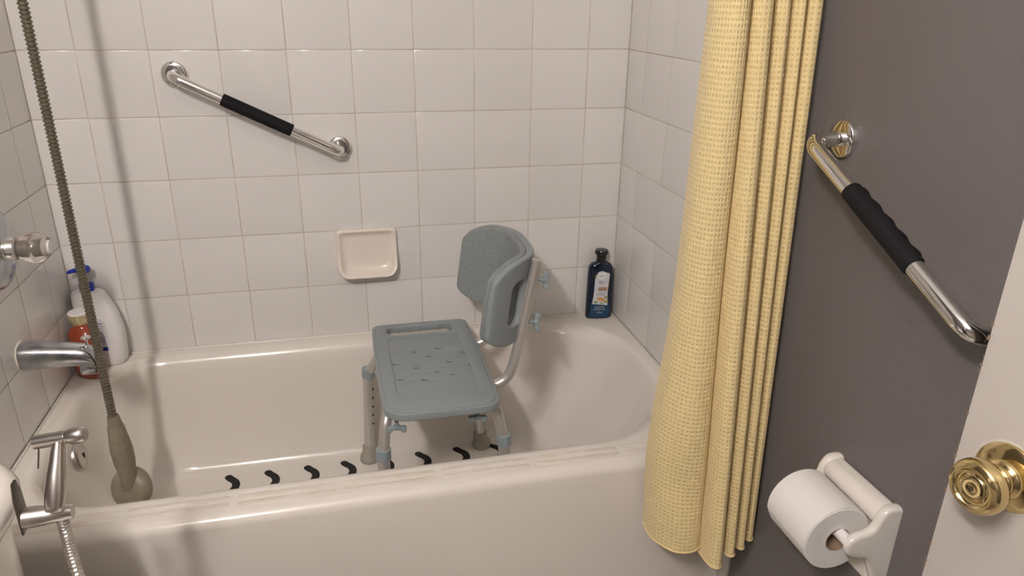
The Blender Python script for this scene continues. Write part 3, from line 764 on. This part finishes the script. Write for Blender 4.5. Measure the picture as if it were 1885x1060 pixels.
# ------------------------------------------------------------------ door, opened back along the right wall
PHI = math.radians(8.0)
DN = Vector((-math.cos(PHI), -math.sin(PHI), 0)); DT = Vector((-math.sin(PHI), math.cos(PHI), 0))   # out of the face / towards the free edge
def ray(px, py): return cd+cr*((px-942.5)/FPX)-cu*((py-530)/FPX)
ROSE = Vector((1.2985, -1.4575, .865))
EDGE = .0560           # rose centre to the free edge of the door
def door():
    hinge = ROSE+DT*(EDGE-.76); top = 2.03
    root = tag(bpy.data.objects.new('door_1', None), 'white painted door with brass knob standing open at the right', 'door', kind='structure'); link(root)
    a = ROSE+DT*EDGE; b = hinge; th = .035
    ctr = (a+b)/2-DN*th/2; rot = Matrix((DT, -DN, Vector((0, 0, 1)))).transposed()
    root.location = (ctr.x, ctr.y, .01); THING[root.name] = Vector(root.location); bpy.context.view_layer.update()
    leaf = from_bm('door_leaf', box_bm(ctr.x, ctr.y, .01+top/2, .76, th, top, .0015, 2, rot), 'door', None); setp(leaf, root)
    rnd = random.Random(3)
    for k in range(26):
        z = rnd.uniform(.62, 1.02); s = rnd.uniform(.0008, .0022)
        p = a+DN*.0002; p.z = z
        bm = box_bm(p.x, p.y, p.z, s, .0012, s*rnd.uniform(1, 2.6), 0, 1, rot); ch = from_bm('paint_chip', bm, 'chip', None, False); ch.parent = leaf; ch.matrix_parent_inverse = leaf.matrix_parent_inverse
    kb = lathe('door_knob', [(.0, .0515), (.0022, .0515), (.0030, .0522), (.0126, .0520), (.0134, .0514), (.0150, .0492), (.0170, .0492), (.0186, .0510), (.0198, .0528), (.0212, .0530), (.0224, .0516), (.0240, .0512), (.0262, .0490), (.0276, .0450), (.0278, .0400), (.0268, .0355), (.0235, .0320), (.0180, .0295), (.0135, .0268), (.0125, .0225), (.0145, .0205), (.0165, .0185), (.0165, .0160), (.0150, .0150), (.0175, .0130), (.0200, .0105), (.0200, .0070)][::-1], ROSE, DN, 'brass', None, 48, 60); setp(kb, root)
    rs = lathe('knob_rose', [(.0350, .0004), (.0352, .0022), (.0335, .0042), (.0290, .0062), (.0215, .0085), (.0180, .0095)], ROSE, DN, 'brass', None, 96, 60); rs.parent = kb; rs.matrix_parent_inverse = kb.matrix_parent_inverse
    gr = lathe('rose_teeth', [(.0372, .0002), (.0372, .0014), (.034, .0016)], ROSE, DN, 'door', None, 180, 20, lambda i, th: 1+.012*(1 if math.sin(th*44) > 0 else -1)); gr.parent = kb; gr.matrix_parent_inverse = kb.matrix_parent_inverse
    bt = lathe('lock_button', [(.0022, .048), (.0022, .0519), (.0, .0520)], ROSE, DN, 'dark_steel', None, 16); bt.parent = kb; bt.matrix_parent_inverse = kb.matrix_parent_inverse
door()

# ------------------------------------------------------------------ toilet with the hand bidet clipped to its tank
def toilet():
    y0, y1 = -1.43, -.906
    root = thing('toilet', 'white toilet tank beside the tub at the left wall', 'toilet', (.12, (y0+y1)/2, 0))
    V = []; F = []
    secs = [(.36, .02, .195, .02), (.38, .015, .203, .02), (.50, .012, .208, .02), (.64, .010, .212, .02), (.652, .010, .212, .02)]
    def stack(name, secs, mt):
        V = []; F = []; n = None
        for z, xa, xb, ins, r in secs:
            ring = rrect(xa, xb, y0+ins, y1-ins, (r*.3, r, r, r*.3), 9, 3); n = len(ring)
            V += [(x, y, z) for x, y in ring]
        for i in range(len(secs)-1):
            for k in range(n): F.append((i*n+k, i*n+(k+1) % n, (i+1)*n+(k+1) % n, (i+1)*n+k))
        F.append(tuple(range(n-1, -1, -1))); F.append(tuple((len(secs)-1)*n+k for k in range(n)))
        return setp(obj(name, V, F, mt, None, True, 60), root)
    stack('tank', [(.37, .03, .205, .05, .09), (.385, .015, .216, .040, .10), (.50, .013, .225, .034, .105), (.655, .012, .229, .030, .11)], 'ceramic')
    stack('tank_lid', [(.655, .008, .230, .018, .11), (.659, .004, .238, .010, .12), (.672, .003, .2445, .002, .13), (.682, .003, .246, .0, .13), (.692, .005, .242, .004, .13), (.699, .012, .232, .014, .12), (.702, .03, .212, .032, .10), (.7025, .06, .19, .06, .06)], 'ceramic')
    # bowl and seat, below the frame
    def oval(name, secs, mt):
        V = []; F = []; n = 40
        for z, cx, hx, hy in secs:
            for x, y in superloop(hx, hy, n, .9): V.append((cx+x, (y0+y1)/2+y, z))
        for i in range(len(secs)-1):
            for k in range(n): F.append((i*n+k, i*n+(k+1) % n, (i+1)*n+(k+1) % n, (i+1)*n+k))
        F.append(tuple(range(n-1, -1, -1))); F.append(tuple((len(secs)-1)*n+k for k in range(n)))
        return setp(obj(name, V, F, mt, None, True, 50), root)
    oval('bowl', [(.001, .33, .24, .11), (.03, .33, .235, .105), (.16, .34, .21, .10), (.28, .40, .24, .15), (.365, .43, .26, .18), (.372, .43, .26, .18)], 'ceramic')
    oval('seat_lid', [(.373, .45, .225, .18), (.385, .45, .23, .185), (.405, .45, .228, .183), (.412, .45, .21, .17)], 'white_plastic')
    setp(lathe('flush_lever_boss', [(.012, 0), (.012, .01), (.008, .014)], (.210, y0+.07, .61), (1, 0, 0), 'chrome', None, 20), root)
    setp(tube('flush_lever', [(.222, y0+.07, .61), (.226, y0+.14, .600)], [.005, .007], 'chrome', None, 12), root)
toilet()
def at(px, py, w): return CAM+ray(px, py)*w
def bidet():
    B0 = Vector((0.2678, -1.0632, 0.6826)); B1 = B0+Vector((.0530, .0015, 0)); ax = (B1-B0).normalized()
    root = thing('bidet_sprayer', 'brushed steel hand bidet sprayer in a holder on the toilet tank', 'sprayer', B0)
    setp(tube('holder_arm', [B0-ax*.002, B0+ax*.012, B1-ax*.001, B1], [.0136, .0130, .0092, .0085], 'steel', None, 28, True, 40), root)
    side = Vector((-ax.y, ax.x, 0)).normalized()
    # clip plate hanging over the tank wall
    pl = plate_mesh([[(-.012, -.016), (.012, -.016), (.012, .034), (.005, .054), (-.005, .054), (-.012, .034)]], .001, .0004, 1)
    rot = Matrix((side, Vector((0, 0, 1)), side.cross(Vector((0, 0, 1))))).transposed().to_4x4()
    for v in pl.verts: v.co = rot @ v.co + (B0-ax*.003)
    setp(from_bm('holder_plate', pl, 'dark_steel', None), root)
    T = Vector((0.3144, -1.0366, 0.7722)); H = Vector((0.3071, -1.0765, 0.7005)); dn = (T-H).normalized(); L = (T-H).length
    hp = [H-dn*.004, H-dn*.003, H+dn*L*.04, H+dn*L*.2, H+dn*L*.48, H+dn*L*.68, H+dn*L*.99]
    setp(tube('handle', hp, [.0085, .0098, .0108, .0120, .0118, .0092, .0072], 'steel', None, 24, True, 45), root)
    E0 = Vector((0.2851, -1.0313, 0.7703)); E1 = Vector((0.3467, -1.0381, 0.7790)); hx = (E1-E0).normalized(); LL = (E1-E0).length
    setp(tube('spray_head', [E0, E0+hx*.0006, E0+hx*LL*.60, E0+hx*LL*.61, E0+hx*LL*.72, E0+hx*LL*.9, E0+hx*LL*.98, E1], [.0082, .0088, .0090, .0080, .0102, .0106, .0088, .0070], 'steel', None, 28, True, 40), root)
    q0 = E0+hx*.003
    setp(tube('trigger_lever', [q0-Vector((0, 0, .008)), q0-hx*.001-Vector((0, 0, .014)), q0-hx*.006-Vector((0, .002, .037))], [.0009, .0011, .0009], 'dark_steel', None, 8), root)
    # coiled metal hose dropping out of the holder
    S0 = B0+ax*((H-B0).dot(ax))
    raw = catmull3([S0, S0+Vector((0, 0, -.03)), S0+Vector((.001, -.002, -.08)), S0+Vector((.009, -.012, -.16)), S0+Vector((.02, -.04, -.28)), S0+Vector((.03, -.10, -.40)), S0+Vector((.0, -.20, -.46)), S0+Vector((-.12, -.22, -.46)), Vector((.0, -1.28, .22))], 80)
    path = [raw[0]]; acc = 0; step = .00105
    for a_, b_ in zip(raw[:-1], raw[1:]):
        acc += (b_-a_).length
        if acc >= step: path.append(b_); acc = 0
    rads = [.0054 if i % 4 == 0 else (.0070 if i % 4 in (1, 3) else .0075) for i in range(len(path))]
    setp(tube('hose', path, rads, 'steel', None, 12, True, 20), root)
    setp(tube('hose_nut', [S0-Vector((0, 0, .022)), S0], .0070, 'steel', None, 6, True, 20), root)
def catmull3(K, per):
    out = []; n = len(K)
    for i in range(n-1):
        p0, p1, p2, p3 = K[max(i-1, 0)], K[i], K[i+1], K[min(i+2, n-1)]
        for s in range(per):
            t = s/per; out.append(.5*((2*p1)+(p2-p0)*t+(2*p0-5*p1+4*p2-p3)*t*t+(3*p1-p0-3*p2+p3)*t**3))
    out.append(K[-1]); return out
bidet()

# ------------------------------------------------------------------ vanity lamp and mirror on the left wall (outside the frame, they light the room)
def vanity():
    xw = -.006; yc = -2.15; z = 2.08
    root = thing('vanity_light', 'chrome vanity light bar with three round bulbs on left wall', 'lamp', (xw, yc, z))
    setp(box('light_bar', (xw+.0175, yc, z), (.033, .52, .10), 'chrome', None, .006), root)
    for i in range(3):
        y = yc+(i-1)*.17
        setp(lathe('bulb_socket', [(.022, 0), (.022, .02), (.018, .028)], (xw+.033, y, z), (1, 0, 0), 'white_plastic', None, 20), root)
        prof = [(.0, -.046)]+[(.046*math.sin(math.pi*k/14), -.046*math.cos(math.pi*k/14)) for k in range(1, 14)]+[(.0, .046)]
        setp(lathe('bulb', prof, (xw+.107, y, z), (1, 0, 0), 'bulb', None, 24), root)
    mr = thing('wall_mirror', 'frameless mirror on left wall below the light bar', 'mirror', (xw, yc, 1.5))
    setp(box('mirror_pane', (xw+.004, yc, 1.5), (.006, .75, .85), 'mirror', None, .001), mr)
    vb = thing('vanity_cabinet', 'white vanity cabinet with sink top against left wall', 'cabinet', (.25, yc, 0))
    setp(box('cabinet_body', (.245, yc, .41), (.49, .72, .80), 'white_plastic', None, .004), vb)
    setp(box('sink_top', (.255, yc, .835), (.515, .76, .045), 'ceramic', None, .012, 3), vb)
    for s in (-1, 1):
        d_ = setp(box('cabinet_door', (.4975, yc+s*.175, .42), (.014, .33, .66), 'white_plastic', None, .004), vb)
        k_ = lathe('cabinet_knob', [(.006, 0), (.006, .012), (.014, .018), (.014, .024), (0, .028)], (.504, yc+s*.04, .62), (1, 0, 0), 'chrome', None, 20); k_.parent = d_; k_.matrix_parent_inverse = d_.matrix_parent_inverse
vanity()

# things parented to another mesh share its parent inverse so they stay in world space
for o in bpy.data.objects:
    if o.parent is not None and o.parent.type == 'MESH' and o.parent.parent is not None:
        o.matrix_parent_inverse = Matrix.Identity(4)
bpy.context.view_layer.update()
